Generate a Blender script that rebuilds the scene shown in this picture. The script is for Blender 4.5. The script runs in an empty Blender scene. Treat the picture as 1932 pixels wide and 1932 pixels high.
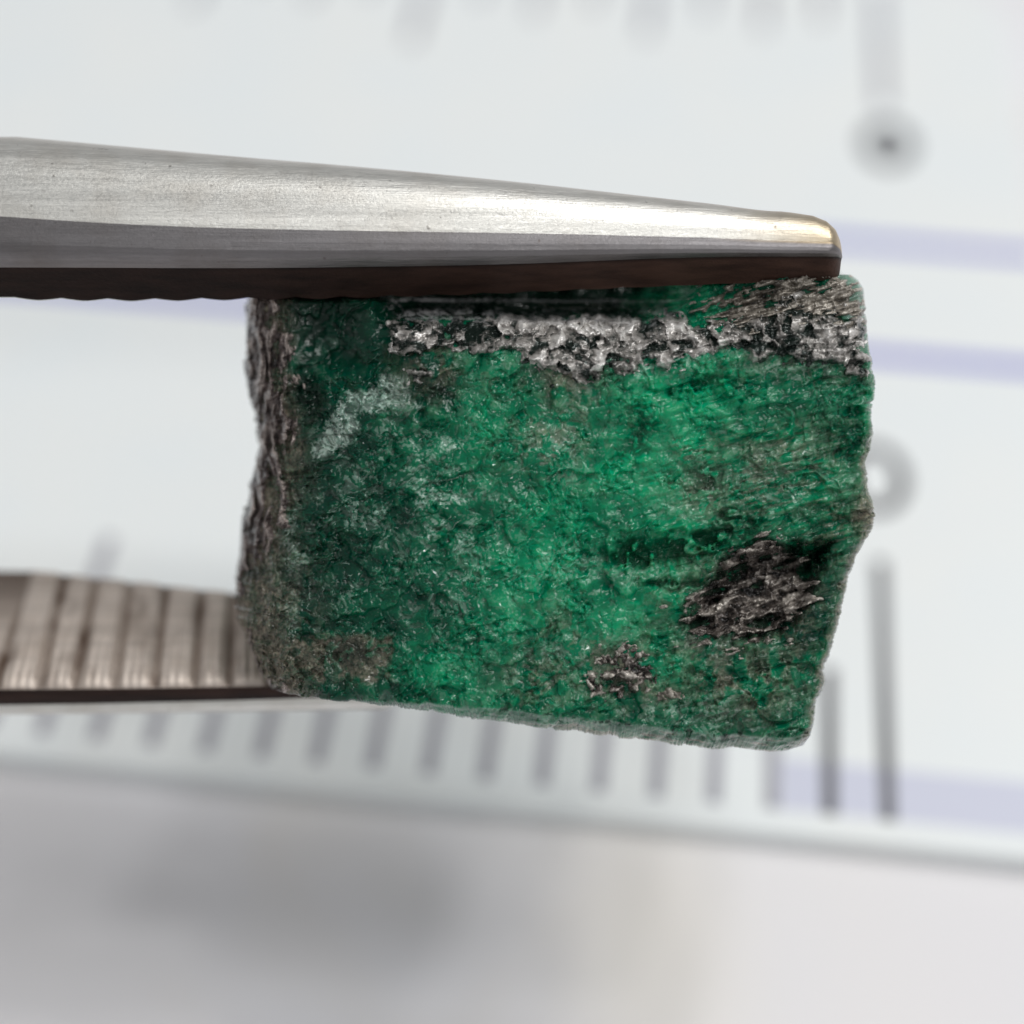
import bpy, math
import numpy as np
from mathutils import Matrix, Vector

# ------------------------------------------------------------------ units: 1 unit = 1 mm
S = bpy.context.scene
S.unit_settings.system = 'METRIC'; S.unit_settings.scale_length = 0.001

# ------------------------------------------------------------------ camera
F = 3200.0; W = 1932.0; CX = 966.0
TH = 0.8595; HC = 25.555           # pitch below the horizon, height above the ruler face
RT = 0.42                            # ruler thickness, table at z = 0
cT, sT = math.cos(TH), math.sin(TH)
CAM = np.array([0.0, 0.0, HC + RT])
RIGHT = np.array([1.0, 0, 0]); FWD = np.array([0, cT, -sT]); UP = np.array([0, sT, cT])
D0 = 21.5                           # distance to the crystal's front face
SC = D0 / 24.8
cam = bpy.data.cameras.new('camera'); camo = bpy.data.objects.new('camera', cam)
S.collection.objects.link(camo); S.camera = camo
cam.sensor_width = 36; cam.lens = 36 * F / W; cam.clip_start = 0.5; cam.clip_end = 3000
camo.matrix_world = Matrix(((1, 0, 0, CAM[0]), (0, UP[1], -FWD[1], CAM[1]), (0, UP[2], -FWD[2], CAM[2]), (0, 0, 0, 1)))
cam.dof.use_dof = True; cam.dof.focus_distance = D0 + 0.20
APERTURE = 1.25                     # entrance pupil, mm
cam.dof.aperture_fstop = cam.lens * 1e-3 / APERTURE

# ------------------------------------------------------------------ light
wd = bpy.data.worlds.new('World'); S.world = wd; wd.use_nodes = True
bg = wd.node_tree.nodes['Background']; bg.inputs[0].default_value = (0.97, 0.98, 1.0, 1); bg.inputs[1].default_value = 0.33
def area(name, direction, dist, size, power, col):
    l = bpy.data.lights.new(name, 'AREA'); l.shape = 'DISK'; l.size = size; l.energy = power; l.color = col
    o = bpy.data.objects.new(name, l); S.collection.objects.link(o)
    d = Vector(direction).normalized(); o.location = Vector((0, 17, 5)) + d * dist
    o.rotation_euler = d.to_track_quat('Z', 'Y').to_euler(); return o
# key light, upper right, split into discs for glints; added fill near the camera
for i in range(9):
    r_, a_ = (0, 0) if i == 8 else (.30, i * math.pi / 4)
    area('key_light_disc', (0.44 + r_ * math.cos(a_), 0.17 + r_ * math.sin(a_), 0.88), 260, 26, 49500, (1.0, 0.99, 0.975))
area('front_fill_light', (0.06, -0.67, 0.74), 240, 22, 62000, (1.0, 0.99, 0.975))
S.view_settings.view_transform = 'Standard'; S.view_settings.look = 'None'
S.view_settings.exposure = 0.0; S.view_settings.gamma = 1.0
S.render.engine = 'CYCLES'; S.cycles.use_denoising = True
S.cycles.max_bounces = 8

# ------------------------------------------------------------------ helpers
rng = np.random.default_rng(11)
def P(x, y, D):
    """picture column, row and distance from the camera -> world (mm)"""
    x = np.asarray(x, float); y = np.asarray(y, float); D = np.asarray(D, float)
    x, y, D = np.broadcast_arrays(x, y, D)
    return CAM + D[..., None] * (FWD + ((x - CX) / F)[..., None] * RIGHT - ((y - CX) / F)[..., None] * UP)

def tag(o, label=None, cat=None, group=None, kind=None):
    if label: o['label'] = label
    if cat: o['category'] = cat
    if group: o['group'] = group
    if kind: o['kind'] = kind
    return o
def empty(name, loc):
    o = bpy.data.objects.new(name, None); S.collection.objects.link(o); o.location = loc; o.empty_display_size = 1
    return o
def mesh_obj(name, V, faces, mats, parent=None, smooth=True, mat_idx=None, attrs=None):
    V = np.asarray(V, np.float32); me = bpy.data.meshes.new(name)
    if isinstance(faces, np.ndarray):
        n, k = faces.shape
        me.vertices.add(len(V)); me.vertices.foreach_set('co', V.ravel())
        me.loops.add(n * k); me.loops.foreach_set('vertex_index', faces.ravel().astype(np.int32))
        me.polygons.add(n); me.polygons.foreach_set('loop_start', np.arange(0, n * k, k, dtype=np.int32))
        try: me.polygons.foreach_set('loop_total', np.full(n, k, np.int32))
        except Exception: pass
        me.update(calc_edges=True)
    else:
        me.from_pydata([tuple(map(float, v)) for v in V], [], faces); me.update()
    me.polygons.foreach_set('use_smooth', np.full(len(me.polygons), smooth))
    for m in (mats if isinstance(mats, (list, tuple)) else [mats]): me.materials.append(m)
    if mat_idx is not None: me.polygons.foreach_set('material_index', np.asarray(mat_idx, np.int32))
    for k_, a in (attrs or {}).items():
        at = me.attributes.new(k_, 'FLOAT', 'POINT'); at.data.foreach_set('value', np.asarray(a, np.float32).ravel())
    me.validate()
    o = bpy.data.objects.new(name, me); S.collection.objects.link(o)
    if parent is not None:
        o.parent = parent
        o.matrix_parent_inverse = Matrix.Translation(-parent.location) if parent.type == 'EMPTY' else Matrix()
    return o
def grid_faces(nr, nc, close=False):
    i = np.arange(nr - 1)[:, None]; j = np.arange(nc if close else nc - 1)[None]
    a = i * nc + j; b = i * nc + (j + 1) % nc
    return np.stack([a, b, b + nc, a + nc], -1).reshape(-1, 4)

# ---- numpy noise
def hash2(ix, iy, seed):
    h = (ix.astype(np.int64) * 374761393 + iy.astype(np.int64) * 668265263 + seed * 974711) & 0xffffffff
    h = ((h ^ (h >> 13)) * 1274126177) & 0xffffffff
    h = ((h ^ (h >> 16)) * 2246822519) & 0xffffffff
    return ((h ^ (h >> 15)) & 0xffffff) / float(0xffffff)
def vnoise(x, y, seed=0):
    ix = np.floor(x); iy = np.floor(y); fx = x - ix; fy = y - iy
    fx = fx * fx * fx * (fx * (fx * 6 - 15) + 10); fy = fy * fy * fy * (fy * (fy * 6 - 15) + 10)
    a = hash2(ix, iy, seed); b = hash2(ix + 1, iy, seed); c = hash2(ix, iy + 1, seed); d = hash2(ix + 1, iy + 1, seed)
    return (a * (1 - fx) + b * fx) * (1 - fy) + (c * (1 - fx) + d * fx) * fy
def fbm(x, y, seed=0, o=4, g=0.5):
    t = 0; a = 1; n = 0
    for k in range(o):
        t = t + a * vnoise(x * 2 ** k + 17.3 * k, y * 2 ** k - 9.1 * k, seed + k * 31); n += a; a *= g
    return t / n
def facets(x, y, cell, tilt, seed):
    """plane-faced chips: every Voronoi cell is a little tilted plane"""
    gx = x / cell; gy = y / cell; ix = np.floor(gx); iy = np.floor(gy)
    best = np.full(x.shape, 1e9); out = np.zeros(x.shape); edge = np.full(x.shape, 1e9); idv = np.zeros(x.shape)
    for dx in (-1, 0, 1):
        for dy in (-1, 0, 1):
            cx = ix + dx; cy = iy + dy
            px = cx + hash2(cx, cy, seed); py = cy + hash2(cx, cy, seed + 1)
            rx = gx - px; ry = gy - py; d = rx * rx + ry * ry; m = d < best
            tx = (hash2(cx, cy, seed + 2) - .5) * 2; ty = (hash2(cx, cy, seed + 3) - .5) * 2
            edge = np.where(m, best - d, np.minimum(edge, d - best))
            out = np.where(m, (rx * tx + ry * ty) * cell * tilt, out); idv = np.where(m, hash2(cx, cy, seed + 5), idv)
            best = np.where(m, d, best)
    return out, idv, edge
def sm(a, b, x):
    t = np.clip((x - a) / (b - a), 0, 1); return t * t * (3 - 2 * t)
def polysd(x, y, pts):
    """signed distance to a polygon, positive inside"""
    p = np.array(pts, float); d = np.full(x.shape, 1e12); ins = np.zeros(x.shape, bool)
    for i in range(len(p)):
        a = p[i]; b = p[(i + 1) % len(p)]; e = b - a; wx = x - a[0]; wy = y - a[1]
        t = np.clip((wx * e[0] + wy * e[1]) / (e @ e), 0, 1)
        d = np.minimum(d, (wx - t * e[0]) ** 2 + (wy - t * e[1]) ** 2)
        c = ((a[1] <= y) != (b[1] <= y))
        with np.errstate(divide='ignore', invalid='ignore'):
            ins ^= c & (x < (e[0] * (y - a[1]) / (e[1] if e[1] != 0 else 1e-9) + a[0]))
    d = np.sqrt(d); return np.where(ins, d, -d)
def blob(x, y, cx, cy, rx, ry, ang=0):
    c, s = math.cos(math.radians(ang)), math.sin(math.radians(ang)); dx = x - cx; dy = y - cy
    u = (dx * c + dy * s) / rx; v = (-dx * s + dy * c) / ry
    return np.exp(-(u * u + v * v))

# ---- materials
class M:
    def __init__(s, name):
        s.m = bpy.data.materials.new(name); s.m.use_nodes = True; s.t = s.m.node_tree; s.b = s.t.nodes['Principled BSDF']
    def n(s, kind, **kw):
        nd = s.t.nodes.new(kind)
        for k, v in kw.items():
            if k.startswith('i_'):
                key = k[2:]; nd.inputs[int(key) if key.isdigit() else key.replace('_', ' ')].default_value = v
            else: setattr(nd, k, v)
        return nd
    def l(s, a, b): s.t.links.new(a, b)
    def set(s, **kw):
        for k, v in kw.items(): s.b.inputs[k.replace('_', ' ')].default_value = v
    def coord(s, scale=(1, 1, 1), rot=(0, 0, 0)):
        tc = s.n('ShaderNodeTexCoord'); mp = s.n('ShaderNodeMapping'); mp.inputs['Scale'].default_value = scale; mp.inputs['Rotation'].default_value = rot
        s.l(tc.outputs['Object'], mp.inputs['Vector']); return mp.outputs[0]
    def noise(s, vec, scale, detail=4, rough=.55, dist=0):
        nd = s.n('ShaderNodeTexNoise'); nd.inputs['Scale'].default_value = scale; nd.inputs['Detail'].default_value = detail
        nd.inputs['Roughness'].default_value = rough; nd.inputs['Distortion'].default_value = dist; s.l(vec, nd.inputs['Vector']); return nd.outputs[0]
    def ramp(s, fac, stops, interp='LINEAR'):
        nd = s.n('ShaderNodeValToRGB'); cr = nd.color_ramp; cr.interpolation = interp
        while len(cr.elements) < len(stops): cr.elements.new(.5)
        for e, (p, c) in zip(cr.elements, stops):
            e.position = p; e.color = (c, c, c, 1) if isinstance(c, (int, float)) else (*c, 1)
        s.l(fac, nd.inputs[0]); return nd.outputs[0]
    def mix(s, fac, a, b, mode='MIX'):
        nd = s.n('ShaderNodeMix', data_type='RGBA', blend_type=mode)
        for sock, v in ((nd.inputs[0], fac), (nd.inputs[6], a), (nd.inputs[7], b)):
            if isinstance(v, bpy.types.NodeSocket): s.l(v, sock)
            elif isinstance(v, (int, float)): sock.default_value = v
            else: sock.default_value = (*v, 1)
        return nd.outputs[2]
    def math(s, op, a, b=0.0):
        nd = s.n('ShaderNodeMath', operation=op)
        for sock, v in ((nd.inputs[0], a), (nd.inputs[1], b)):
            if isinstance(v, bpy.types.NodeSocket): s.l(v, sock)
            else: sock.default_value = v
        return nd.outputs[0]
    def attr(s, name):
        return s.n('ShaderNodeAttribute', attribute_name=name).outputs['Fac']
    def bump(s, h, strength, dist):
        nd = s.n('ShaderNodeBump'); nd.inputs['Strength'].default_value = strength; nd.inputs['Distance'].default_value = dist
        s.l(h, nd.inputs['Height']); s.l(nd.outputs[0], s.b.inputs['Normal']); return nd
    def to(s, out, name): s.l(out, s.b.inputs[name])

def mat_table():
    m = M('table_paper'); v = m.coord()
    n1 = m.noise(v, .05, 3, .5); n2 = m.noise(v, .11, 3, .5, 1.0)
    c = m.mix(m.ramp(n1, [(.35, 0.0), (.65, 1.0)]), (.76, .765, .81), (.83, .80, .785))
    c = m.mix(m.ramp(n2, [(.5, 0.0), (.72, .6)]), c, (.70, .66, .60))
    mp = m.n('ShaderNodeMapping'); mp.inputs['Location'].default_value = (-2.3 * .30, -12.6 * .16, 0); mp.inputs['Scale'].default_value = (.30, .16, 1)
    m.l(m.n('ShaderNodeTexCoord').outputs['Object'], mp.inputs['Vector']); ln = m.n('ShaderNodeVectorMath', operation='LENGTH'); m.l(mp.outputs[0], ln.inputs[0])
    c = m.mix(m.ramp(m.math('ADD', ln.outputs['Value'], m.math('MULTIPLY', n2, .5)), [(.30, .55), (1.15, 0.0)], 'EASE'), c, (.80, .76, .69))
    m.to(c, 'Base Color'); m.set(Roughness=.6); m.bump(m.noise(v, 14, 5), .15, .02); return m.m
def mat_ruler():
    m = M('white_plastic'); v = m.coord()
    n = m.noise(v, .35, 4, .55)
    m.to(m.mix(m.ramp(n, [(.3, 0.0), (.7, 1.0)]), (.80, .845, .86), (.83, .855, .85)), 'Base Color')
    m.set(Roughness=.45); m.bump(m.noise(v, 9, 4), .08, .01); return m.m
def mat_ink(name, col, wear):
    m = M(name); v = m.coord()
    n = m.noise(v, 5, 4)
    m.to(m.mix(m.ramp(n, [(.35, 0.0), (.75, wear)]), col, tuple(min(1, c * 1.9 + .05) for c in col)), 'Base Color'); m.set(Roughness=.5); return m.m
def mat_steel(name, tint, dark=1.0, rough=.36, wcol=(.50, .385, .22)):
    m = M(name)
    vs = m.coord((.22, 9, 9)); vf = m.coord((4, 40, 40)); vi = m.coord()
    streak = m.noise(vs, 1.0, 6, .65); fine = m.noise(vf, 1.0, 4, .6); grain = m.noise(vi, 26, 3, .6); cloud = m.noise(vi, 1.3, 4, .6)
    c = m.mix(m.ramp(streak, [(.3, 0.0), (.7, 1.0)]), tuple(t * .72 * dark for t in tint), tuple(t * dark for t in tint))
    c = m.mix(m.ramp(cloud, [(.45, 0.0), (.75, .5)]), c, (tint[0] * .62 * dark, tint[1] * .58 * dark, tint[2] * .54 * dark))
    warm = m.attr('warm'); c = m.mix(warm, c, wcol)
    pit = m.noise(vi, 8, 2, .5)
    c = m.mix(m.ramp(pit, [(.70, 0.0), (.78, .6)]), c, (.10, .08, .07))
    m.to(c, 'Base Color'); m.set(Metallic=1.0)
    m.to(m.ramp(m.math('ADD', m.math('MULTIPLY', fine, .5), m.math('MULTIPLY', grain, .5)), [(.3, rough - .08), (.7, rough + .14)]), 'Roughness')
    h = m.math('ADD', m.math('ADD', m.math('MULTIPLY', streak, .6), m.math('MULTIPLY', fine, .35)), m.math('MULTIPLY', grain, .18))
    m.bump(h, .30, .05); return m.m
def mat_bevel_shade(name):  # near-black brown painted in for the dark surroundings the bevels mirror
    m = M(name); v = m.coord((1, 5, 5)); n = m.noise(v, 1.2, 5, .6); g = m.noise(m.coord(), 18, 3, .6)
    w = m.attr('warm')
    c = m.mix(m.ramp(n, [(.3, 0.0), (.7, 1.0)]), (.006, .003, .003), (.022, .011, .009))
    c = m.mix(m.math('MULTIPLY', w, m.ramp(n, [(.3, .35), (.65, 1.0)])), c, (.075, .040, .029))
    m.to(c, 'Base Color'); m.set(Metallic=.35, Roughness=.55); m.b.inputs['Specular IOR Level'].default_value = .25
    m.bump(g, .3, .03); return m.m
def mat_emerald():
    m = M('emerald'); v = m.coord()
    clear_glow = m.attr('clear_glow'); frost_glint = m.attr('frost_glint'); brown = m.attr('brown'); dark = m.attr('dark')
    n = m.noise(v, 2.2, 5, .6, .6); g = m.noise(v, 15, 4, .65)
    c = m.mix(m.ramp(n, [(.3, 0.0), (.7, 1.0)]), (.000, .026, .014), (.000, .050, .027))
    c = m.mix(clear_glow, c, (.000, .285, .125))  # clear zones; the brighter green also paints light passing through
    fr = m.math('MULTIPLY', frost_glint, m.ramp(g, [(.25, .55), (.7, 1.0)]))
    c = m.mix(fr, c, m.mix(n, (.33, .52, .44), (.56, .66, .58)))
    c = m.mix(brown, c, m.mix(m.ramp(g, [(.35, 0.0), (.65, 1.0)]), (.050, .044, .034), (.30, .26, .20)))
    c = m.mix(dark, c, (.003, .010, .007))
    m.to(c, 'Base Color')
    sub = m.math('MULTIPLY', m.math('SUBTRACT', 1.0, m.math('MAXIMUM', frost_glint, m.math('MAXIMUM', brown, dark))), .60)
    m.to(sub, 'Subsurface Weight'); m.b.inputs['Subsurface Radius'].default_value = (.12, .75, .35); m.b.inputs['Subsurface Scale'].default_value = .60
    m.set(IOR=1.58); m.b.inputs['Coat Weight'].default_value = .42; m.b.inputs['Coat Roughness'].default_value = .07; m.b.inputs['Coat IOR'].default_value = 1.57; m.to(m.math('ADD', .02, m.math('MULTIPLY', frost_glint, .5)), 'Specular IOR Level'); m.to(m.ramp(g, [(.3, .10), (.7, .26)]), 'Roughness')
    m.bump(m.math('ADD', m.noise(v, 30, 3, .6), m.math('MULTIPLY', g, .8)), .06, .03); return m.m
def mat_mica(name, lo, mid, hi, p=(.32, .5, .68), metal=.25, rot=0.0, stretch=6.0, sc=2.2, rough=.34):
    m = M(name); v = m.coord((1, stretch, stretch), (0, rot, 0)); vi = m.coord()
    fib = m.noise(v, sc, 5, .65, .5); g = m.noise(vi, 11, 4, .65); hgt = m.attr('lift')
    f = m.math('ADD', m.math('ADD', m.math('MULTIPLY', fib, .45), m.math('MULTIPLY', g, .25)), m.math('MULTIPLY', hgt, .30))
    c = m.ramp(f, [(p[0], lo), (p[1], mid), (p[2], hi)])
    m.to(c, 'Base Color'); m.set(Metallic=metal); m.to(m.ramp(g, [(.3, rough - .1), (.7, rough + .2)]), 'Roughness')
    m.bump(m.math('ADD', fib, m.math('MULTIPLY', g, .6)), .35, .04); m.b.inputs['Coat Weight'].default_value = .4; m.b.inputs['Coat Roughness'].default_value = .12; return m.m

# ------------------------------------------------------------------ the setting: white table
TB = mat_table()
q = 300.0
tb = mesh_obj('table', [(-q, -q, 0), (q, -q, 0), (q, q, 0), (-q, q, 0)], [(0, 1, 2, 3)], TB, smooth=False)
tag(tb, 'white table top under the ruler', 'table', kind='structure')

# ------------------------------------------------------------------ the ruler
PHI = 0.1166; RX, RY = 6.4701, 15.0161; LEN_CM = 5.7975; WID = 26.165; INZ = -0.41
EA = np.array([-math.cos(PHI), math.sin(PHI)]); EB = np.array([math.sin(PHI), math.cos(PHI)])
ruler = empty('ruler', (RX, RY, 0))
INK2 = mat_ink('dark_ink', (.09, .09, .10), .2)
RIN, RWH = mat_ink('grey_ink', (.32, .32, .36), .2), mat_ruler()
BLU = mat_ink('blue_ink', (.22, .22, .60), .05); PBL = mat_ink('pale_blue_ink', (.62, .64, .76), .0)
def rp(a, b, z): 
    p = np.array([RX, RY]) + a * EA + b * EB; return (p[0], p[1], z)
def plate(name, outline, z0, z1, mat, parent, bev=0.0):
    """closed slab from an outline in ruler coordinates, with a small chamfer on top"""
    o = np.array(outline, float); n = len(o); c = o.mean(0); V = []; Fc = []
    rings = [(0, z0), (0, z1 - bev), (bev, z1)] if bev else [(0, z0), (0, z1)]
    for ins, z in rings:
        nx = np.roll(o, -1, 0) - np.roll(o, 1, 0); nl = np.stack([-nx[:, 1], nx[:, 0]], 1); nl /= np.linalg.norm(nl, axis=1)[:, None]
        sgn = np.sign(((c - o) * nl).sum(1))[:, None]; r = o + nl * sgn * ins
        V += [rp(a, b, z) for a, b in r]
    for k in range(len(rings) - 1):
        for i in range(n): Fc.append((k * n + i, k * n + (i + 1) % n, (k + 1) * n + (i + 1) % n, (k + 1) * n + i))
    Fc.append(tuple(range((len(rings) - 1) * n, len(rings) * n))); Fc.append(tuple(reversed(range(n))))
    return mesh_obj(name, V, Fc, mat, parent, smooth=False)
EDGE_N, EDGE_F, ENDR, ENDL = -0.47, WID + 0.12, -3.85, 160.0
def rr(a0, a1, b0, b1, r, k=8):
    pts = []
    for cx, cy, s in ((a1 - r, b1 - r, 0), (a0 + r, b1 - r, 90), (a0 + r, b0 + r, 180), (a1 - r, b0 + r, 270)):
        for i in range(k + 1):
            t = math.radians(s + 90 * i / k); pts.append((cx + r * math.cos(t), cy + r * math.sin(t)))
    return pts
plate('body', rr(ENDR, ENDL, EDGE_N, EDGE_F, 1.3), 0.02, RT, RWH, ruler, .04)
Z1 = RT + .004
def tick(a, b0, b1, w, ink=None):
    return plate('tick_mark', [(a - w / 2, b0), (a + w / 2, b0), (a + w / 2, b1), (a - w / 2, b1)], RT - .01, Z1 + .004, ink or RIN, ruler)
plate('blue_band', [(-3.8, .02), (1.85, .02), (1.85, 1.05), (-3.8, 1.05)], RT - .01, Z1, PBL, ruler)
for i in range(0, 21):
    tick(i, 0, LEN_CM if i % 10 == 0 else (LEN_CM * .80 if i % 5 == 0 else 3.1), .26, INK2 if i < 2 else None)
for i in range(0, 13):
    L = 9.0 if i == 0 else (4.2 if i % 16 == 8 else (3.2 if i % 4 == 0 else (2.5 if i % 2 == 0 else 1.9)))
    if i == 0: L = 5.6
    tick(i * 1.52 + INZ, WID - L, WID, .30)
for b in (11.55, 15.3):
    plate('blue_line', [(-3.8, b - .19), (60, b - .19), (60, b + .19), (-3.8, b + .19)], RT - .01, Z1, BLU, ruler)
def zero_digit(a, b, wx, hy, st):
    n = 40; V = []; Fc = []
    for k, (rx, ry) in enumerate(((wx / 2, hy / 2), (wx / 2 - st, hy / 2 - st))):
        for i in range(n):
            t = 2 * math.pi * i / n; V.append(rp(a + rx * math.cos(t), b + ry * math.sin(t), Z1 + .004))
    for i in range(n): Fc.append((i, (i + 1) % n, n + (i + 1) % n, n + i))
    return mesh_obj('digit', V, Fc, INK2, ruler, smooth=False)
zero_digit(.05, 7.95, 1.38, 1.95, .30)
zero_digit(INZ - .10, WID - 7.1, 1.30, 1.75, .42)
one = [(9.85, 7.0), (10.12, 7.0), (10.12, 8.9), (9.85, 8.9), (9.85, 7.55), (9.55, 7.75), (9.55, 7.5)]
one = [(20 - a - .02, 15.9 - b) for a, b in one]
plate('digit', one, RT - .01, Z1 + .004, RIN, ruler)
tag(ruler, 'white ruler with grey ticks and blue lines lying behind the green stone', 'ruler')

# ------------------------------------------------------------------ the tweezers
STEEL = mat_steel('brushed_steel', (.93, .92, .87), 1.0, .36); SIDE_SHADE = mat_steel('shaded_side_steel', (.25, .24, .245), 1.0, .42); DARK = mat_bevel_shade('bevel_shade')  # side flat and bevel get darker colours that paint in their shade
JAW = mat_steel('worn_jaw_steel', (.86, .78, .71), 1.0, .64, (.16, .105, .075))
def curve(pts, smooth=0):
    p = np.array(pts, float)
    if not smooth: return lambda x: np.interp(x, p[:, 0], p[:, 1])
    xx = np.arange(-400, 2000.); y0 = np.interp(xx, p[:, 0], p[:, 1])
    sl = (p[1, 1] - p[0, 1]) / (p[1, 0] - p[0, 0]); y0 = np.where(xx < 0, p[0, 1] + sl * xx, y0)
    ys = np.convolve(np.pad(y0, smooth, mode='edge'), np.hanning(2 * smooth + 1) / np.hanning(2 * smooth + 1).sum(), 'valid')
    w = np.clip((xx - 1380) / 100, 0, 1); yy = ys * (1 - w) + y0 * w
    return lambda x: np.interp(x, xx, yy)
tweezers = empty('tweezers', tuple(P(-2400, 800, 27.0)))
tag(tweezers, 'steel tweezers with serrated jaws gripping the green stone', 'tweezers')
yT = curve([(0, 258), (200, 275), (466, 299), (600, 308), (800, 326), (1000, 345), (1200, 368), (1400, 390), (1500, 401), (1540, 407), (1565, 417), (1582, 432), (1592, 450), (1598, 470), (1600, 484)], 260)
yR = curve([(0, 408), (250, 425), (480, 432), (700, 436), (1000, 440), (1300, 447), (1500, 455), (1570, 457), (1590, 470), (1600, 486)], 260)
yD = curve([(0, 500), (480, 503), (700, 500), (943, 497), (1320, 482), (1580, 483), (1600, 488)], 260)
yB = curve([(0, 553), (200, 557), (466, 554), (700, 551), (1000, 541), (1200, 531), (1400, 525), (1600, 522)], 260)
wU = curve([(0, 2.3), (466, 1.95), (1000, 1.42), (1500, .86), (1560, .78), (1585, .55), (1600, .28)])
TAUU = math.radians(19); DU = D0 - .05
xs = np.concatenate([np.arange(0, 1540, 5.0), np.arange(1540, 1600.1, 3.0)])
def px2up(y, D): return (CX - y) / F * D
def upper_section(x, serr):
    """closed loop of (x column, world point): inner edge, bevel, side, rounded back, rear, inner face"""
    tip = max(0.0, (x - 1560) / 40.0); dfr = DU + .55 * (1 - math.sqrt(max(0, 1 - min(tip, 1) ** 2)))
    Wd = float(wU(x)) * SC; up = lambda y: px2up(y, dfr)
    b0, b2, h1 = up(yB(x)), up(yD(x)), up(yR(x))
    s, c = math.sin(TAUU), math.cos(TAUU)
    # local: origin at the side's bottom (u = 0), u back along the inner face, w away from it
    k = .34 * min(1, Wd)                      # how far the bevel runs under
    w2 = (b2 - b0) / c + k * s / c; w1 = (h1 - b0) / c + k * s / c
    def pos(u, w):                            # -> up, depth
        return b0 - k * s + u * s + w * c, dfr + u * c - w * s + w1 * s
    lo, hi = .02, 3.0
    ph0 = .15; phis = np.linspace(ph0, math.pi - ph0, 40); arcu = lambda p: Wd / 2 * (1 - math.cos(p) / math.cos(ph0)); arcw = lambda p, H: w1 + H * (math.sin(p) - math.sin(ph0))
    for _ in range(30):
        H = .5 * (lo + hi)
        pts = [pos(arcu(p), arcw(p, H)) for p in phis]
        rows = [CX - F * a / d for a, d in pts]
        if min(rows) < yT(x): hi = H
        else: lo = H
    H = .5 * (lo + hi); L = []
    L.append((*pos(k, serr), 0)); L.append((*pos(k * .96, serr * .5 + .03), 0)); L.append((*pos(k * .55, w2 * .45), 0))
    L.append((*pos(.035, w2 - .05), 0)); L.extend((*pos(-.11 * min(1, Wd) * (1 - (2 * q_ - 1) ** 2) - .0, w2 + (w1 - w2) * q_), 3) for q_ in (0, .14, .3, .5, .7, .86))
    for p in phis: L.append((*pos(arcu(p), arcw(p, H)), 1))
    L.append((*pos(Wd, (w1 + w2) / 2), 1)); L.append((*pos(Wd, w2), 1)); L.append((*pos(Wd - k, serr), 2))
    for f in (.75, .5, .25): L.append((*pos(k + (Wd - 2 * k) * f, serr), 2))
    return L
def serr_u(x):
    t = (x % 91.0) / 91.0; return (.034 * (abs(2 * t - 1) ** 1.4)) * float(np.clip((1500 - x) / 900, .25, 1))
def arm(sections, xcols, wm, extra, dx):
    """sections: lists of (up, depth, material); extra: sections in world space that carry the arm on to the hinge"""
    V = []; nc = len(sections[0]); warm = []
    for wsec in extra:
        V += list(wsec); warm += [0.0] * nc
    for x, sec in zip(xcols, sections):
        for a, d, mi, *wv in sec:
            V.append(CAM + d * FWD + (x - CX) / F * dx * RIGHT + a * UP)   # columns held at the front distance: the arm runs straight
            warm.append(wv[0] if wv else wm(x, mi))
    nr = len(V) // nc; Fc = grid_faces(nr, nc, True); mi = np.array([s[2] for s in sections[0]])
    # a face takes the material of its first point, the last strips are the inner face
    fm = np.tile(mi, nr - 1)
    V = np.array(V); V = np.vstack([V, V[:nc].mean(0), V[-nc:].mean(0)]); warm += [0, wm(xcols[-1], 1)]
    caps = []
    for j in range(nc):
        caps.append((len(V) - 2, (j + 1) % nc, j, j)); caps.append((len(V) - 1, (nr - 1) * nc + j, (nr - 1) * nc + (j + 1) % nc, (nr - 1) * nc + j))
    return V, Fc, fm, caps, np.array(warm), nr, nc
def build_arm(name, data, mats, names):
    """one mesh for the arm, with its bevel and its gripping face as parts of their own"""
    V, Fc, fm, caps, warm, nr, nc = data
    def sub(mask, nm, mat, parent, cap=False, smooth=True, mi=None):
        f = Fc[mask]; tri = []
        if cap: tri = [tuple(dict.fromkeys(c)) for c in caps]
        u = np.unique(np.concatenate([f.ravel(), np.array([i for t in tri for i in t], int)]) if tri else f.ravel())
        mp = np.full(len(V), -1); mp[u] = np.arange(len(u))
        faces = [tuple(mp[list(q_)]) for q_ in f] + [tuple(mp[list(t)]) for t in tri]
        return mesh_obj(nm, V[u], [tuple(int(i) for i in q_) for q_ in faces], mat, parent, smooth, attrs={'warm': warm[u]}, mat_idx=None if mi is None else np.concatenate([mi, np.zeros(len(tri), int)]))
    body = sub((fm == 1) | (fm == 3), name, [mats[1], SIDE_SHADE], tweezers, cap=True, mi=(fm[(fm == 1) | (fm == 3)] == 3).astype(int)); body.data.set_sharp_from_angle(angle=math.radians(16))
    for k in (0, 2):
        sub(fm == k, names[k], mats[k], body).matrix_parent_inverse = Matrix.Translation(-tweezers.location) if False else Matrix()
    return body
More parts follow.
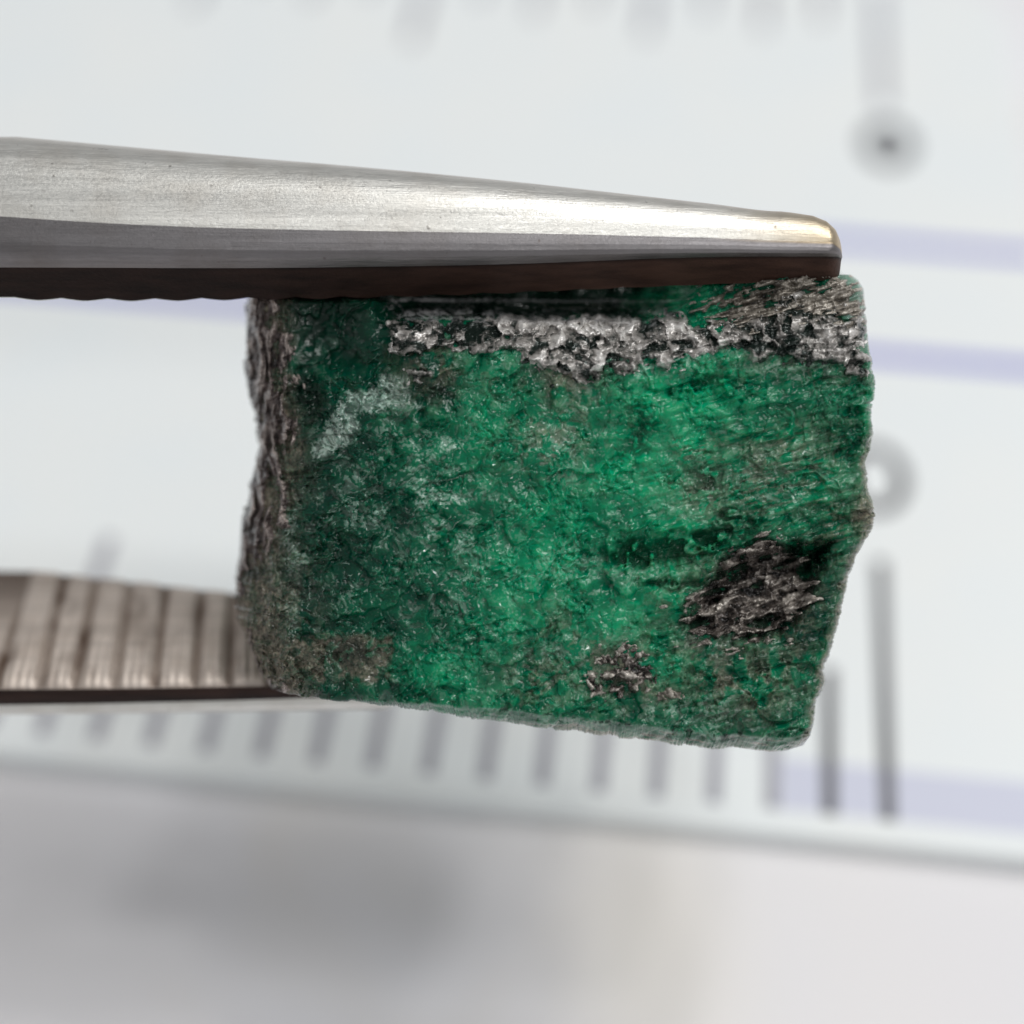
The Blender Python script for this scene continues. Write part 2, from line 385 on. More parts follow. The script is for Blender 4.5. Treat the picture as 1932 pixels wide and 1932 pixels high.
def hinge_sections(sec, x0, up1, d1, dx, n=14, length=95.0):
    """carry the cross-section at the picture's left border back to where both arms meet"""
    a0 = np.array([(q_[0], q_[1]) for q_ in sec]); c0 = a0.mean(0); out = []
    X0 = (x0 - CX) / F * dx
    for i in range(n, 0, -1):
        t = i / n; e = t * t * (3 - 2 * t); g = 1 + 1.4 * math.sin(math.pi * min(1, t * 1.2) * .5)
        off = a0 - c0; cc = c0 * (1 - e) + np.array([up1, d1]) * e
        # wider blade, thinner metal towards the hinge
        th = TAUU; u = off[:, 0] * math.sin(th) + off[:, 1] * math.cos(th); w = off[:, 0] * math.cos(th) - off[:, 1] * math.sin(th)
        u = u * g; w = w * (1 - .35 * t)
        o2 = np.stack([u * math.sin(th) + w * math.cos(th), u * math.cos(th) - w * math.sin(th)], 1) + cc
        out.append([CAM + d * FWD + (X0 - length * t) * RIGHT + a * UP for a, d in o2])
    return out
secU = [upper_section(x, serr_u(x)) for x in xs]
def warmU(x, mi): return float(np.clip((x - 1330) / 230, 0, 1) ** 1.3 * .75) if mi == 1 else (0.0 if mi == 3 else float(np.clip((x - 350) / 900, 0, 1)))
dU = arm(secU, xs, warmU, hinge_sections(secU[0], 0, .75, D0 + 1.8, D0), D0)
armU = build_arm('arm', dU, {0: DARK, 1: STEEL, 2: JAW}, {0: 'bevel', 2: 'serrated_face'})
tag(armU, 'upper arm with a bright rounded back')

# lower arm: its gripping face looks up at the camera
yN = curve([(0, 1290), (250, 1288), (500, 1284), (760, 1278)])       # near edge of the gripping face
yF = curve([(0, 1073), (200, 1092), (440, 1116), (760, 1150)])       # far edge
yL = curve([(0, 1338), (200, 1335), (440, 1329), (760, 1318)])       # lower outline
TAUL = math.radians(31); DL = D0 + 1.55 * SC
xl = np.concatenate([np.arange(0, 735, 3.0), np.arange(735, 760.1, 3.0)])
GR = [-62, 10, 88, 153, 225, 298, 372, 434, 508, 580, 655, 730]
def lower_serr(x):
    d = min(abs(x - g) for g in GR); return -.10 * math.exp(-(d / 10.0) ** 2) + .012 * math.sin(x * .37) 
def lower_section(x, j):
    tip = max(0.0, (x - 725) / 35.0); pinch = 1 - .6 * min(tip, 1) ** 2
    s, c = math.sin(TAUL), math.cos(TAUL); up = lambda y: px2up(y, DL)
    n0 = up(yN(x)); low = up(yL(x))
    # width that puts the far edge on its row
    lo, hi = .3, 6.0
    for _ in range(30):
        wd_ = .5 * (lo + hi); r = CX - F * (n0 + wd_ * s) / (DL + wd_ * c)
        if r < yF(x): hi = wd_
        else: lo = wd_
    Wd = .5 * (lo + hi)
    def pos(u, w): return n0 + u * s + w * c, DL + u * c - w * s
    L = []; hside = (n0 - low) / c
    L.append((*pos(0, -.10), 0)); L.append((*pos(-.01, -hside * .6), 0)); L.append((*pos(.03, -hside * .97), 1))
    for p in np.linspace(.12, math.pi - .12, 12):
        L.append((*pos(Wd / 2 * (1 - math.cos(p)), -hside - .55 * math.sin(p) * pinch), 1))
    L.append((*pos(Wd, -hside * .8), 1)); L.append((*pos(Wd, -.06), 2))
    nst = 16
    for i in range(nst + 1):
        f = 1 - i / nst; u = .05 + (Wd - .1) * f
        xx = x + (f - .5) * 34                       # grooves run a little askew
        h = lower_serr(xx) * (1 if .06 < f < .97 else .35)
        h += .035 * (fbm(np.array([x / 30.]), np.array([u * 2.2]), 5, 3)[0] - .5)
        if f < .06: h -= .05
        dg = min(abs(xx - g) for g in GR); L.append((*pos(u, h), 2, .55 * math.exp(-(dg / 10.0) ** 2) + .5 * max(0, fbm(np.array([x / 40.]), np.array([u * 1.7]), 9, 3)[0] - .52) * 4 * (1 - x / 700)))
    return L
secL = [lower_section(x, j) for j, x in enumerate(xl)]
dL = arm(secL, xl, lambda x, mi: .35 if mi == 0 else 0.0, hinge_sections(secL[0], 0, -.75, D0 + 2.6, DL + .9), DL + .9)
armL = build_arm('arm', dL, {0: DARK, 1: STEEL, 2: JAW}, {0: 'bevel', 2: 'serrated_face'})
tag(armL, 'lower arm with a grooved gripping face')
hx = (0 - CX) / F * D0 - 95
hv = []; 
for x in (hx - 14, hx + 3):
    for a in (-1.2, 1.2):
        for d in (D0 - .6, D0 + 5.2): hv.append(CAM + d * FWD + x * RIGHT + a * UP)
mesh_obj('hinge', hv, [(0, 1, 3, 2), (4, 6, 7, 5), (0, 4, 5, 1), (2, 3, 7, 6), (0, 2, 6, 4), (1, 5, 7, 3)], STEEL, tweezers, False, attrs={'warm': np.zeros(8)})

# ------------------------------------------------------------------ the emerald
right = [(1604, 518), (1619, 527), (1630, 545), (1634, 580), (1637, 620), (1643, 660), (1650, 690), (1652, 720), (1648, 750), (1644, 770), (1646, 800), (1645, 830), (1640, 860), (1636, 890), (1640, 920), (1650, 945), (1651, 975), (1643, 1005), (1628, 1030), (1612, 1050), (1604, 1075), (1598, 1110), (1590, 1150), (1583, 1180), (1570, 1215), (1560, 1245), (1553, 1265), (1558, 1285), (1552, 1305), (1541, 1318), (1538, 1340), (1536, 1365), (1530, 1388), (1515, 1406)]
left = [(464, 528), (464, 600), (461, 650), (464, 700), (472, 750), (483, 790), (487, 830), (480, 880), (470, 920), (462, 960), (455, 1000), (450, 1040), (445, 1090), (441, 1130), (446, 1160), (464, 1200), (478, 1245), (492, 1275), (512, 1299)]
bottom = [(512, 1299), (545, 1309), (600, 1318), (700, 1328), (800, 1338), (900, 1355), (1000, 1372), (1100, 1382), (1200, 1392), (1300, 1405), (1400, 1415), (1450, 1418), (1490, 1413), (1515, 1406)]
top = [(464, 528), (900, 526), (1300, 516), (1604, 518)]
NX, NY = 760, 560
s = np.linspace(0, 1, NX); t = np.linspace(0, 1, NY)
def side(pts, q, axis):
    p = np.array(pts, float); k = (p[:, axis] - p[0, axis]) / (p[-1, axis] - p[0, axis]); k = np.maximum.accumulate(k + np.arange(len(k)) * 1e-9)
    return np.stack([np.interp(q, k, p[:, 0]), np.interp(q, k, p[:, 1])], -1)
Lf, Rt, Tp, Bt = side(left, t, 1), side(right, t, 1), side(top, s, 0), side(bottom, s, 0)
jit = lambda n, sd: (fbm(np.linspace(0, n, n), np.full(n, 3.3 + sd), sd, 4) - .5)
Lf[:, 0] += 7 * jit(NY, 41)[:NY] * np.sin(t * np.pi) ** .3; Rt[:, 0] += 5 * jit(NY, 42) * np.sin(t * np.pi) ** .3; Bt[:, 1] += 5 * jit(NX, 43) * np.sin(s * np.pi) ** .3
def chips(n, step, amp, seed):
    r = np.random.default_rng(seed); kx = np.cumsum(r.exponential(step, int(3 * n / step) + 4)); return np.interp(np.arange(n), kx, r.uniform(-amp, amp, len(kx)))
env = lambda q: np.clip(np.minimum(q, 1 - q) / .04, 0, 1)
Rt[:, 0] += (chips(NY, 9, 3.2, 3) + chips(NY, 26, 4, 4)) * env(t); Bt[:, 1] += (chips(NX, 12, 2.6, 5) + chips(NX, 40, 3, 6)) * env(s); Lf[:, 0] += chips(NY, 10, 4, 7) * env(t)
ss, tt = np.meshgrid(s, t)
G = ((1 - tt)[..., None] * Tp[None] + tt[..., None] * Bt[None] + (1 - ss)[..., None] * Lf[:, None] + ss[..., None] * Rt[:, None]
     - ((1 - ss) * (1 - tt))[..., None] * Tp[0] - (ss * (1 - tt))[..., None] * Tp[-1] - ((1 - ss) * tt)[..., None] * Bt[0] - (ss * tt)[..., None] * Bt[-1])
X, Y = G[..., 0], G[..., 1]
dl = X - Lf[:, :1]; dr = Rt[:, :1] - X; db = Bt[:, 1][None] - Y; dtp = Y - Tp[:, 1][None]
# warped coordinates give every mineral border a ragged outline
wx = X + 34 * (fbm(X / 60, Y / 60, 1) - .5) + 14 * (fbm(X / 16, Y / 16, 2) - .5)
wy = Y + 34 * (fbm(X / 60, Y / 60, 3) - .5) + 14 * (fbm(X / 16, Y / 16, 4) - .5)
def round_in(d, w, drop): return drop * (np.sqrt(np.maximum(0, 1 - (1 - np.clip(d / w, 0, 1)) ** 2)) - 1)
z = np.zeros_like(X)
z += round_in(dl, 100, .90)
z += round_in(dr, 20 + 26 * sm(760, 560, Y), .34)
bw = 2 + 24 * sm(600, 1000, X)
z += .34 * sm(560, 900, X) * (np.clip(db / bw, 0, 1) - 1) + round_in(db, 18 + 60 * sm(800, 560, X), .20)
z -= 1.0 * np.clip((790 - X) / 330, 0, 1) ** 1.6 * sm(1300, 1000, Y) + .5 * np.clip((700 - X) / 260, 0, 1) ** 1.4 * sm(1000, 1300, Y)
# ledge below the upper jaw: a silvery step that faces up
led = 672 + 14 * (fbm(X / 90, X * 0, 7) - .5) + 30 * sm(740, 640, X) - 18 * sm(1300, 1600, X) + 6
z -= .70 * np.clip((led - Y) / 82, 0, 1) ** 1.25 * sm(690, 780, X) * (1 - .45 * sm(1300, 1520, X))
z -= .55 * sm(led - 70, led - 100, Y) * sm(700, 790, X) * (1 - .9 * sm(1180, 1330, X))
z -= .40 * sm(755, 670, Y) * sm(785, 715, X) * sm(520, 620, X)
z -= .18 * blob(wx, wy, 575, 735, 34, 44)
# cavity with mica, lower right; cracks
z -= .60 * sm(-10, 40, polysd(wx, wy, [(1300, 1130), (1370, 1060), (1440, 1015), (1570, 1030), (1560, 1085), (1520, 1150), (1470, 1195), (1330, 1205), (1285, 1175)]))
def crack(x0, y0, x1, y1, wid, depth):
    global z
    dx, dy = x1 - x0, y1 - y0; ln = math.hypot(dx, dy); u = ((wx - x0) * dx + (wy - y0) * dy) / ln ** 2; v = ((wx - x0) * -dy + (wy - y0) * dx) / ln
    wv = wid * (.45 + 1.3 * fbm(X / 30, Y / 30, 15 + int(x0) % 7, 3)); m_ = np.exp(-np.abs(v / wv) ** 2.5) * sm(0, .25, u) * sm(1, .75, u) * sm(.30, .48, fbm(X / 22, Y / 22, 16, 3)); z = z - depth * m_; return m_
ck = crack(1110, 1072, 1410, 1000, 22, .28); ck = np.maximum(ck, .8 * crack(1200, 1108, 1330, 1095, 9, .14)); ck = np.maximum(ck, crack(1478, 1052, 1582, 1048, 24, .35))
ck = np.maximum(ck, .8 * crack(1330, 960, 1440, 985, 14, .16)); ck = np.maximum(ck, .6 * crack(1230, 745, 1400, 715, 11, .13))
# ------- relief: waves, chips, grain
flow = .26                                              # the cleavage rises to the right
ru = X * math.cos(flow) - Y * math.sin(flow); rv = X * math.sin(flow) + Y * math.cos(flow)
rightm = sm(1080, 1330, X + 60 * (fbm(X / 50, Y / 50, 19) - .5))
k = 1 / 129.0                                          # mm in one picture unit at the crystal
vx = X + 30 * (fbm(X / 40, Y / 40, 11) - .5); vy = Y + 30 * (fbm(X / 40, Y / 40, 12) - .5)
z += .20 * (fbm(X / 150, Y / 150, 21, 3) - .5) + .10 * (fbm(X / 46, Y / 46, 22, 3) - .5)
z += (.16 * rightm + .02) * (fbm(ru / 80, rv / 16, 23, 4) - .5)
f0, id0, e0 = facets(vx, vy, 46, .17, 41); f1, id1, e1 = facets(vx, vy, 21, .34, 51); f2, id2, e2 = facets(X + 5 * (id1 - .5), Y, 8.0, .95, 61)
f3, id3, e3 = facets(ru * .38 + 6 * (id1 - .5), rv, 9, .60, 71)
rough = sm(.47, .58, .6 * fbm(X / 60, Y / 60, 25) + .4 * fbm(X / 20, Y / 20, 26))
z += k * (f0 * .8 + f1 * (.10 + .55 * rough) * (1 - .3 * rightm) + f2 * (.02 + .55 * rough) * (1 - .45 * rightm) + f3 * (.06 + .6 * rough) * rightm)
f4, id4, e4 = facets(vx + 3 * (id2 - .5), vy, 12.0, 1.0, 161); f5, id5, e5 = facets(vx, vy * 1.2, 26.0, .55, 171)
z += k * (f4 * sm(.55, .6, id4) * (.10 + .9 * rough) * .8 + f5 * sm(.6, .65, id5) * .45)
def steps(n, sharp=.16):
    f = n - np.floor(n); return np.where(f < 1 - sharp, f / (1 - sharp), (1 - f) / sharp) - .5
z += .08 * rightm * steps(rv / 62 + 2.4 * fbm(ru / 110, rv / 60, 31, 3), .12) * sm(.35, .6, fbm(X / 70, Y / 70, 35)) + .08 * (1 - .5 * rightm) * steps((X * .5 + Y * .86) / 150 + 2.2 * fbm(vx / 120, vy / 120, 32, 3), .08) + .05 * steps(rv / 34 + 2.5 * fbm(ru / 70, rv / 45, 34, 3), .14) * rough
z += .008 * rough * (fbm(X / 6, Y / 6, 27, 2) - .5)
z -= .55 * sm(572, 548, Y) * sm(1330, 1230, X) * sm(480, 560, X)
# ------- mineral masks, with some shade, glow and glints painted in
def dens(*bl):
    r = np.zeros_like(X)
    for b in bl: r = np.maximum(r, b)
    return r
wx3 = wx + 30 * (fbm(X / 26, Y / 26, 5) - .5) + 10 * (fbm(X / 7, Y / 7, 6, 2) - .5); wy3 = wy + 30 * (fbm(X / 26, Y / 26, 8) - .5) + 10 * (fbm(X / 7, Y / 7, 9, 2) - .5)
B = lambda *a: blob(wx3, wy3, *a)
fl = fbm(vx / 7, vy / 7, 81, 2); fl2 = fbm(ru / 22, rv / 5.5, 82, 3); fl3 = fbm(X / 24, Y / 24, 83, 3); fl4 = fbm(X / 75, Y / 75, 84, 3); fl5 = fbm(vx / 12, vy / 12, 85, 3)
mott = lambda lo, hi: sm(lo, hi, .55 * fl3 + .45 * fl5)
clear_glow = dens(B(1262, 880, 80, 105, 20), .9 * B(1205, 905, 70, 80), .8 * B(1280, 745, 130, 55), .75 * B(1010, 1065, 85, 45), .7 * B(960, 1145, 70, 55), .95 * B(1265, 1245, 65, 65), .85 * B(1300, 575, 55, 45),
             .7 * B(830, 1255, 90, 45), .6 * B(1560, 900, 50, 50), .6 * B(1120, 960, 130, 70), .5 * B(1450, 1260, 100, 70), .45 * B(1000, 1320, 170, 34), .5 * B(1150, 1150, 150, 70), .35 * B(900, 800, 120, 120))
tone = .16 + .42 * blob(X, Y, 1200, 900, 360, 330) + .22 * blob(X, Y, 980, 1200, 330, 160) + .16 * blob(X, Y, 1480, 760, 260, 200) - .14 * blob(X, Y, 1500, 1180, 170, 120) - .20 * sm(900, 560, X)
clear_glow = np.clip(tone * (.75 + .5 * fl4) + .45 * clear_glow * (.45 + .9 * sm(.32, .62, .5 * fl4 + .5 * fl3)) + .34 * (fl3 - .5) + .10 * (fl5 - .5) + .40 * (fl4 - .5), 0, 1)
frz = dens(1.15 * sm(-14, 12, polysd(wx3, wy3, [(588, 868), (606, 800), (655, 738), (735, 690), (775, 700), (795, 760), (740, 768), (690, 795), (645, 850)])), .85 * B(850, 840, 46, 22, 55), .62 * B(790, 980, 190, 200), .62 * B(880, 1130, 180, 120), .72 * B(1050, 850, 90, 80, -20),
           .60 * B(1090, 1080, 150, 70), .85 * B(1180, 1090, 100, 28, -8), .85 * B(1345, 1215, 75, 28, -25), .75 * B(1330, 850, 85, 30, -28), .65 * B(1440, 900, 160, 70, -15), .7 * B(1480, 700, 140, 36, 10), .6 * B(1300, 960, 130, 32), .62 * B(1050, 1230, 130, 90), .5 * B(560, 1050, 80, 200), .45 * B(640, 620, 90, 60), .6 * B(1300, 1340, 220, 40), .95 * B(1200, 685, 190, 26), .9 * B(1500, 690, 150, 24), .8 * B(1090, 720, 60, 60))
pick = np.where(rightm > .5, fl2, .62 * fl + .38 * fl5)
fine = fbm(vx / 4.2, vy / 4.2, 87, 2)
fleck = sm(.585, .630, pick + .22 * (frz - .52) + .22 * (fl3 - .5)) * (.35 + .65 * sm(.42, .56, fine))
clus = sm(.44, .62, .5 * fl3 + .5 * fl4)
spk = sm(.61, .66, fine + .20 * (frz - .5) + .30 * (clus - .6)); big = sm(.62, .655, fl5 + .22 * (frz - .55) + .10 * (clus - .5)) * (.4 + .6 * sm(.4, .55, fine))
haze = .035 * frz * sm(.36, .66, .6 * fl3 + .4 * fl5) * (1 - .4 * rightm)
frost_glint = np.clip(np.maximum(fleck * .48 * frz ** 1.8 * (1 - .35 * rightm), np.maximum(spk * (.10 + .75 * frz) * (.15 + .85 * clus), big * (.04 + .62 * frz))) + haze * (.5 + clus) + .16 * sm(.9, 1.1, frz), 0, 1) * (1 - .55 * sm(.35, .9, clear_glow))  # pale chips, plus glints painted as flecks
strk = fbm(X / 60, db / 5, 86, 3)
strip = dens(sm(20, 3, dr + 60 * (fl3 - .42)) * .28 * (1 - .6 * sm(740, 860, Y)), sm(bw + 4, bw - 5, db) * sm(620, 800, X) * (.20 + .34 * sm(.42, .58, strk)), sm(62, 10, dr + 30 * (fl3 - .5)) * sm(720, 580, Y) * .75)
frost_glint = np.maximum(frost_glint, strip * (.55 + .45 * mott(.35, .6)))
brown = dens(.85 * sm(110, 50, dl + 60 * (fl3 - .5)) * (.45 + .55 * mott(.36, .56)), .95 * sm(-8, 12, polysd(wx3, wy3, [(470, 1240), (560, 1200), (640, 1200), (735, 1195), (748, 1285), (640, 1290), (560, 1315), (490, 1290)])) * (.15 + .70 * mott(.42, .56)),
             .6 * B(510, 1130, 70, 150) * mott(.40, .56), .9 * B(1075, 705, 60, 60) * mott(.36, .54), .7 * B(1330, 925, 60, 50) * mott(.42, .56), .85 * B(1190, 1270, 90, 65) * mott(.40, .54), .7 * B(1262, 1305, 34, 24), .75 * B(1400, 1275, 120, 75) * mott(.46, .56), .75 * B(1400, 1130, 150, 85) * mott(.42, .56), .6 * B(1330, 1225, 90, 40) * mott(.4, .56),
             .6 * B(1490, 840, 70, 45, -20) * mott(.42, .56), .85 * B(1645, 975, 34, 70), .6 * sm(20, 5, dr + 18 * (fl3 - .5)) * sm(760, 860, Y), .7 * sm(bw, bw - 6, db) * sm(.5, .62, strk) * sm(850, 1150, X), .55 * B(1020, 1290, 70, 60) * mott(.45, .58), .6 * B(1040, 830, 70, 60) * mott(.48, .58), .7 * B(810, 690, 60, 60) * mott(.42, .56), .5 * B(1500, 640, 150, 60) * mott(.42, .56))
dark = dens(.60 * ck, .92 * sm(-26, 8, polysd(wx3, wy3, [(1310, 1120), (1378, 1055), (1440, 1012), (1570, 1030), (1560, 1085), (1525, 1140), (1475, 1180), (1400, 1195), (1330, 1208), (1288, 1176)])) * (.35 + .65 * mott(.36, .52)), .85 * B(822, 735, 38, 28), .9 * B(575, 740, 36, 54), .85 * sm(775 + 60 * 0, 660, X + 60 * (fl3 - .5)) * sm(750, 590, Y + 60 * (fl4 - .5)) * sm(500, 560, X) * (.45 + .55 * mott(.40, .58)), .8 * B(800, 670, 44, 26) * mott(.4, .52), .75 * B(1205, 830, 34, 70, 25) * mott(.42, .54), .85 * B(660, 1235, 70, 32) * mott(.42, .54), .8 * B(1165, 1285, 28, 18), .8 * B(1335, 905, 46, 34) * mott(.45, .55), .7 * B(1390, 740, 46, 20) * mott(.42, .54), .85 * B(480, 1075, 20, 18),  # cracks, upper left panel and its cavity get painted shade
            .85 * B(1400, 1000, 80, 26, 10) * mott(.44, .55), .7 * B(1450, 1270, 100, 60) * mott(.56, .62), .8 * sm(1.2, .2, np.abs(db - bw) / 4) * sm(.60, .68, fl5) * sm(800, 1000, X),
            .97 * sm(led - 66 + 26 * (fl3 - .5), led - 84 + 26 * (fl3 - .5), Y) * sm(690, 800, X) * (1 - sm(1150, 1300, X + 60 * (fl3 - .5))), .4 * sm(.60, .66, fl5 + .20 * (fl4 - .5)) * (1 - .8 * clear_glow))  # first term paints the upper jaw's cast shadow on the ledge
ST = np.zeros_like(X)
def stroke(x0, y0, ang, ln, bend, amp):
    n = max(4, int(ln / .8)); q_ = np.linspace(0, 1, n); a = ang + bend * (q_ - .5)
    px = x0 + np.cumsum(np.cos(a)) * ln / n; py = y0 + np.cumsum(np.sin(a)) * ln / n
    i_l = np.interp(py, Lf[:, 1], Lf[:, 0]); i_r = np.interp(py, Rt[:, 1], Rt[:, 0])
    ytop = np.interp(px, Tp[:, 0], Tp[:, 1]); ybot = np.interp(px, Bt[:, 0], Bt[:, 1])
    jj = np.round((py - ytop) / (ybot - ytop) * (NY - 1)).astype(int); ii = np.round((px - i_l) / (i_r - i_l) * (NX - 1)).astype(int)
    ok = (ii > 2) & (ii < NX - 3) & (jj > 2) & (jj < NY - 3)
    ST[jj[ok], ii[ok]] = np.maximum(ST[jj[ok], ii[ok]], amp * (np.sin(q_ * np.pi) ** .5)[ok])
# hairline cracks, sparse and mostly along the cleavage
for _ in range(420):
    x0 = rng.uniform(480, 1640); y0 = rng.uniform(560, 1400)
    d_ = frz[min(NY - 1, int((y0 - 520) / 890 * NY)), min(NX - 1, max(0, int((x0 - 460) / 1170 * NX)))]
    if rng.random() > d_ * 1.2: continue
    ang = -.32 + rng.normal(0, .3) if x0 > 1120 else (1.45 + rng.normal(0, .25) if x0 < 640 else rng.uniform(-1.2, .4))
    stroke(x0, y0, ang, rng.exponential(10) + 6, rng.normal(0, .5), rng.uniform(.3, .9))
frost_glint = np.maximum(frost_glint, ST * .8 * (1 - .5 * clear_glow)); z += .014 * ST
mot2 = sm(.555, .62, fbm(X / 42, Y / 42, 88, 4, .62))
brown = np.maximum(brown, .5 * mot2 * dens(.9 * B(1050, 800, 120, 110), B(1430, 900, 190, 90, -15), B(1130, 1240, 170, 110), .9 * B(1400, 1260, 170, 100), .9 * B(1420, 1090, 190, 110), .7 * B(850, 700, 120, 60), .35 * B(540, 950, 80, 250), .7 * B(1500, 720, 150, 60)))
brown = np.maximum(brown, .8 * sm(.545, .60, fl2 + .06 * (fl4 - .5)) * dens(B(1440, 900, 170, 80, -15), B(1330, 850, 70, 30, -25), .8 * B(1560, 1000, 80, 120)) * .7)
brown = np.clip(brown, 0, 1); dark = np.clip(dark, 0, 1); frost_glint = np.clip(frost_glint, 0, 1) * (1 - .85 * dark) * (1 - .4 * brown)
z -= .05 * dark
# grooves of the left crust
lc = sm(110, 60, dl); fibv = fbm(X / 8 + 3.0 * (fbm(X / 40, Y / 50, 91) - .5), Y / 64, 92, 4, .6)
z += lc * .22 * (fibv - .5)

emerald = empty('rough_emerald', tuple(P(1040, 1330, D0 + 1)))
tag(emerald, 'rough green emerald with mica patches held between the tweezers', 'gemstone')
D = D0 - z * SC
front = P(X, Y, D).reshape(-1, 3)
# side walls and back: rings that follow the outline away from the camera
loop = np.concatenate([np.arange(NX), np.arange(1, NY) * NX + NX - 1, (NY - 1) * NX + np.arange(NX - 2, -1, -1), np.arange(NY - 2, 0, -1) * NX])
lx, ly, lD = X.ravel()[loop], Y.ravel()[loop], D.ravel()[loop]
ring_d = np.concatenate([np.linspace(.06, .6, 7), np.linspace(.75, 2.9, 14)])
Vs = [front]; base = len(front); nl = len(loop); faces = [grid_faces(NY, NX)]
prev = loop; cxm, cym = 1040., 930.
for kk, d in enumerate(ring_d):
    f = 1 - .012 * d - .10 * sm(1.8, 2.9, np.array(d)) - .03 * d * (lx > 1300)
    x_ = cxm + (lx - cxm) * f; y_ = cym + (ly - cym) * f
    dd = np.minimum(lD, D0 + 1.9) * (1 - sm(0, .8, np.array(d))) + (D0 + 1.0) * sm(0, .8, np.array(d)) + d
    x_ = x_ + 10 * (fbm(lx / 30 + ly / 50, np.full(nl, d * 3), 101) - .5) * sm(0, .5, np.array(d))
    # gripping planes: the crystal's base and top lie against the jaws
    ylow = 1306 - 62 * max(0, d - .25); y_ = np.where(y_ > ylow, y_ + (ylow - y_) * float(sm(.15, .7, np.array(d))), y_)
    y_ = np.where(ly < 560, y_ - 30 * max(0, d - .3), y_)
    Vs.append(P(x_, y_, dd)); idx = base + kk * nl + np.arange(nl)
    faces.append(np.stack([prev, idx, np.roll(idx, -1), np.roll(prev, -1)], -1)); prev = idx
cen = P(np.array([cxm]), np.array([cym - 40]), np.array([D0 + 4.1])); last = Vs[-1]; kk = len(ring_d)
for g in (.66, .33):
    Vs.append(cen + (last - cen) * g); idx = base + kk * nl + np.arange(nl); kk += 1
    faces.append(np.stack([prev, idx, np.roll(idx, -1), np.roll(prev, -1)], -1)); prev = idx
Vall = np.vstack(Vs + [cen]); ci = len(Vall) - 1
faces.append(np.stack([prev, np.full(nl, ci), np.full(nl, ci), np.roll(prev, -1)], -1)[:0])
Fall = np.vstack(faces)[:, ::-1].copy()
nb = len(Vall) - len(front); pad = lambda a, v: np.concatenate([a.ravel(), np.full(nb, v)])
ringv = lambda a: np.concatenate([a.ravel(), np.tile(a.ravel()[loop], kk), [0]])
EM = mat_emerald()
body = mesh_obj('crystal', Vall, Fall, EM, emerald, True, attrs={'clear_glow': pad(clear_glow, .1), 'frost_glint': ringv(frost_glint) * 1.0, 'brown': ringv(brown), 'dark': pad(dark, 0)})

# ------- mineral crusts: pieces of other rock that stand a little proud of the crystal
def crust(name, mask, lift, relief, mat, label=None, tone=0.0):
    """mask > 0 inside (picture units from the border); the border dips under the crystal's surface"""
    z2 = z + np.clip(mask / 8.0, -1.2, 1) * lift + relief * sm(-6, 12, mask)
    keep = mask > -9
    q_ = grid_faces(NY, NX)[:, ::-1]; kf = q_[keep.ravel()[q_].all(1)]
    u = np.unique(kf); mp = np.full(NX * NY, -1); mp[u] = np.arange(len(u))
    pts = P(X, Y, D0 - z2 * SC).reshape(-1, 3)[u]
    rl = .5 + (relief - relief.mean()) / (4 * relief.std()) + tone
    o = mesh_obj(name, pts, mp[kf], mat, emerald, True, attrs={'lift': rl.ravel()[u]})
    if label: tag(o, label)
    return o
fd = fbm(ru / 34, rv / 7, 111, 4); fe = fbm(X / 13, Y / 13, 112, 3); fh = fbm(X / 34, Y / 34, 113, 3)
fd3 = fbm(X / 60 + .3 * (fh - .5), Y / 13, 115, 4)
fd2 = fbm(ru / 60, rv / 15 + 1.5 * fh, 114, 3)
g1, gi1, _ = facets(wx, wy, 15, .75, 121); g2, gi2, _ = facets(ru * .36, rv, 9, .85, 131); g3, gi3, _ = facets(wx, wy, 30, .5, 141)
SIL = mat_mica('silver_mica', (.012, .022, .018), (.36, .34, .32), (.88, .86, .83), (.40, .52, .68), .35, .0, 1.6, 2.0, .26)
BRN = mat_mica('brown_mica', (.006, .005, .005), (.13, .11, .098), (.66, .61, .55), (.43, .54, .68), .25, .3, 2.5, 1.3, .22)
GRY = mat_mica('grey_mica', (.012, .011, .009), (.16, .14, .115), (.50, .46, .40), (.37, .51, .68), .2, .35, 4.0, 2.0, .30)
SCH = mat_mica('schist', (.014, .010, .010), (.11, .085, .08), (.42, .36, .33), (.38, .53, .70), .1, 0, 2.0, 1.4, .36)
vein = polysd(wx3, wy3, [(748, 612), (900, 596), (1100, 598), (1240, 604), (1330, 620), (1420, 604), (1500, 585), (1580, 596), (1622, 630), (1618, 690), (1545, 672), (1450, 656), (1350, 660), (1280, 672), (1190, 666), (1140, 682), (1112, 704), (1078, 712), (1045, 694), (1015, 668), (960, 650), (900, 655), (850, 642), (800, 650), (785, 705), (757, 650)])
vein = .9 * np.minimum(vein, 40) + 11 + 12 * (fe - .5) + 30 * (fd3 - .5) - 20 * sm(.50, .62, fh) * sm(1000, 850, X)
vein = np.minimum(vein, (Y - 600 + 30 * (fh - .5) + 22 * (fe - .5)) * 1.2 + 60 * sm(1200, 1330, X))
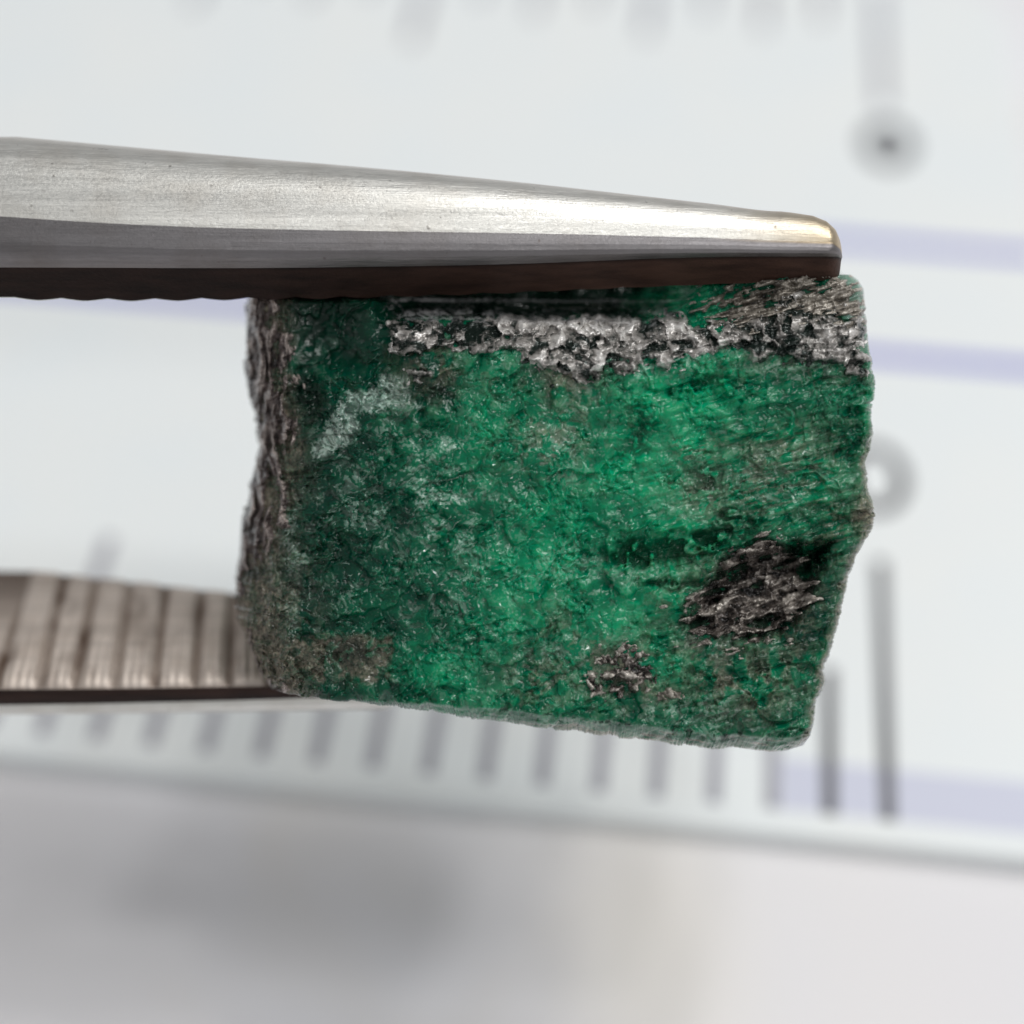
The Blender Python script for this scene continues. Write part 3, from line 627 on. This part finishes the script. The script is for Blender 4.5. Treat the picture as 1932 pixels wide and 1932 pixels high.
crust('mica_vein', vein, .05, np.maximum(k * (g1 * .8 + g3 * 1.4) + .12 * (fd3 - .5), -.07) + .05, SIL, 'silvery mica vein along the top', -.45 * sm(1040, 860, X) * sm(.45, .6, fh) - .02 + .30 * B(1160, 630, 130, 30) - .5 * B(1075, 680, 60, 40) * sm(.4, .55, fe) - .18 * sm(1380, 1500, X) + .9 * (fh - .5))
up = polysd(wx3, wy3, [(1335, 572), (1400, 546), (1500, 532), (1596, 540), (1625, 590), (1600, 615), (1540, 590), (1480, 580), (1420, 600), (1370, 592)])
crust('mica_patch', up * .55 + 60 * (fd - .5) + 20 * (fe - .5) + 2, .05, .20 * (fd - .5) + k * g2 * 1.0, GRY, 'grey fibrous mica at the upper right corner')
lowp = polysd(wx3, wy3, [(1310, 1120), (1378, 1055), (1440, 1012), (1490, 1025), (1515, 1070), (1525, 1130), (1475, 1170), (1400, 1192), (1330, 1204), (1288, 1176)])
crust('mica_patch', np.minimum(lowp, 36) * .7 + 50 * (fd2 - .5) + 34 * (fd - .5) + 26 * (fe - .5), .07, .34 * (fd2 - .45) + .08 * (fd - .5) + k * (g2 * .7 + g3 * 1.1 + g1 * .6), BRN, 'large dark brown mica patch at the lower right')
ring = polysd(wx3, wy3, [(1120, 1270), (1140, 1225), (1190, 1215), (1235, 1245), (1240, 1285), (1200, 1310), (1150, 1315), (1122, 1300)])
crust('mica_patch', np.minimum(ring, 20) * .7 + 70 * (fe - .55) + 30 * (fd - .5), .04, .18 * (fe - .5) + k * (g1 + g3 * .6), BRN, 'small brown mica patch near the lower edge')
sml = polysd(wx3, wy3, [(1238, 1305), (1258, 1292), (1285, 1296), (1290, 1312), (1268, 1322), (1244, 1320)])
crust('mica_patch', sml * .8 + 40 * (fe - .5), .03, .08 * (fe - .5) + k * g1 * .8, GRY, 'tiny pale brown mica patch above the lower edge')
band = 54 + 60 * (fbm(X * 0, Y / 70, 141) - .5) - 44 * sm(980, 1120, Y)
g4, gi4, _ = facets(wx, wy * .45, 9, .8, 151)
crust('schist_crust', (band - dl) * .6 + 40 * (fibv - .5) + 60 * (fh - .5) + 24 * (fe - .5), .05, .24 * (fibv - .5) + .05 * (fe - .5) + k * (g3 * .4 + g4 * .6), SCH, 'brown fibrous schist crust on the left side')
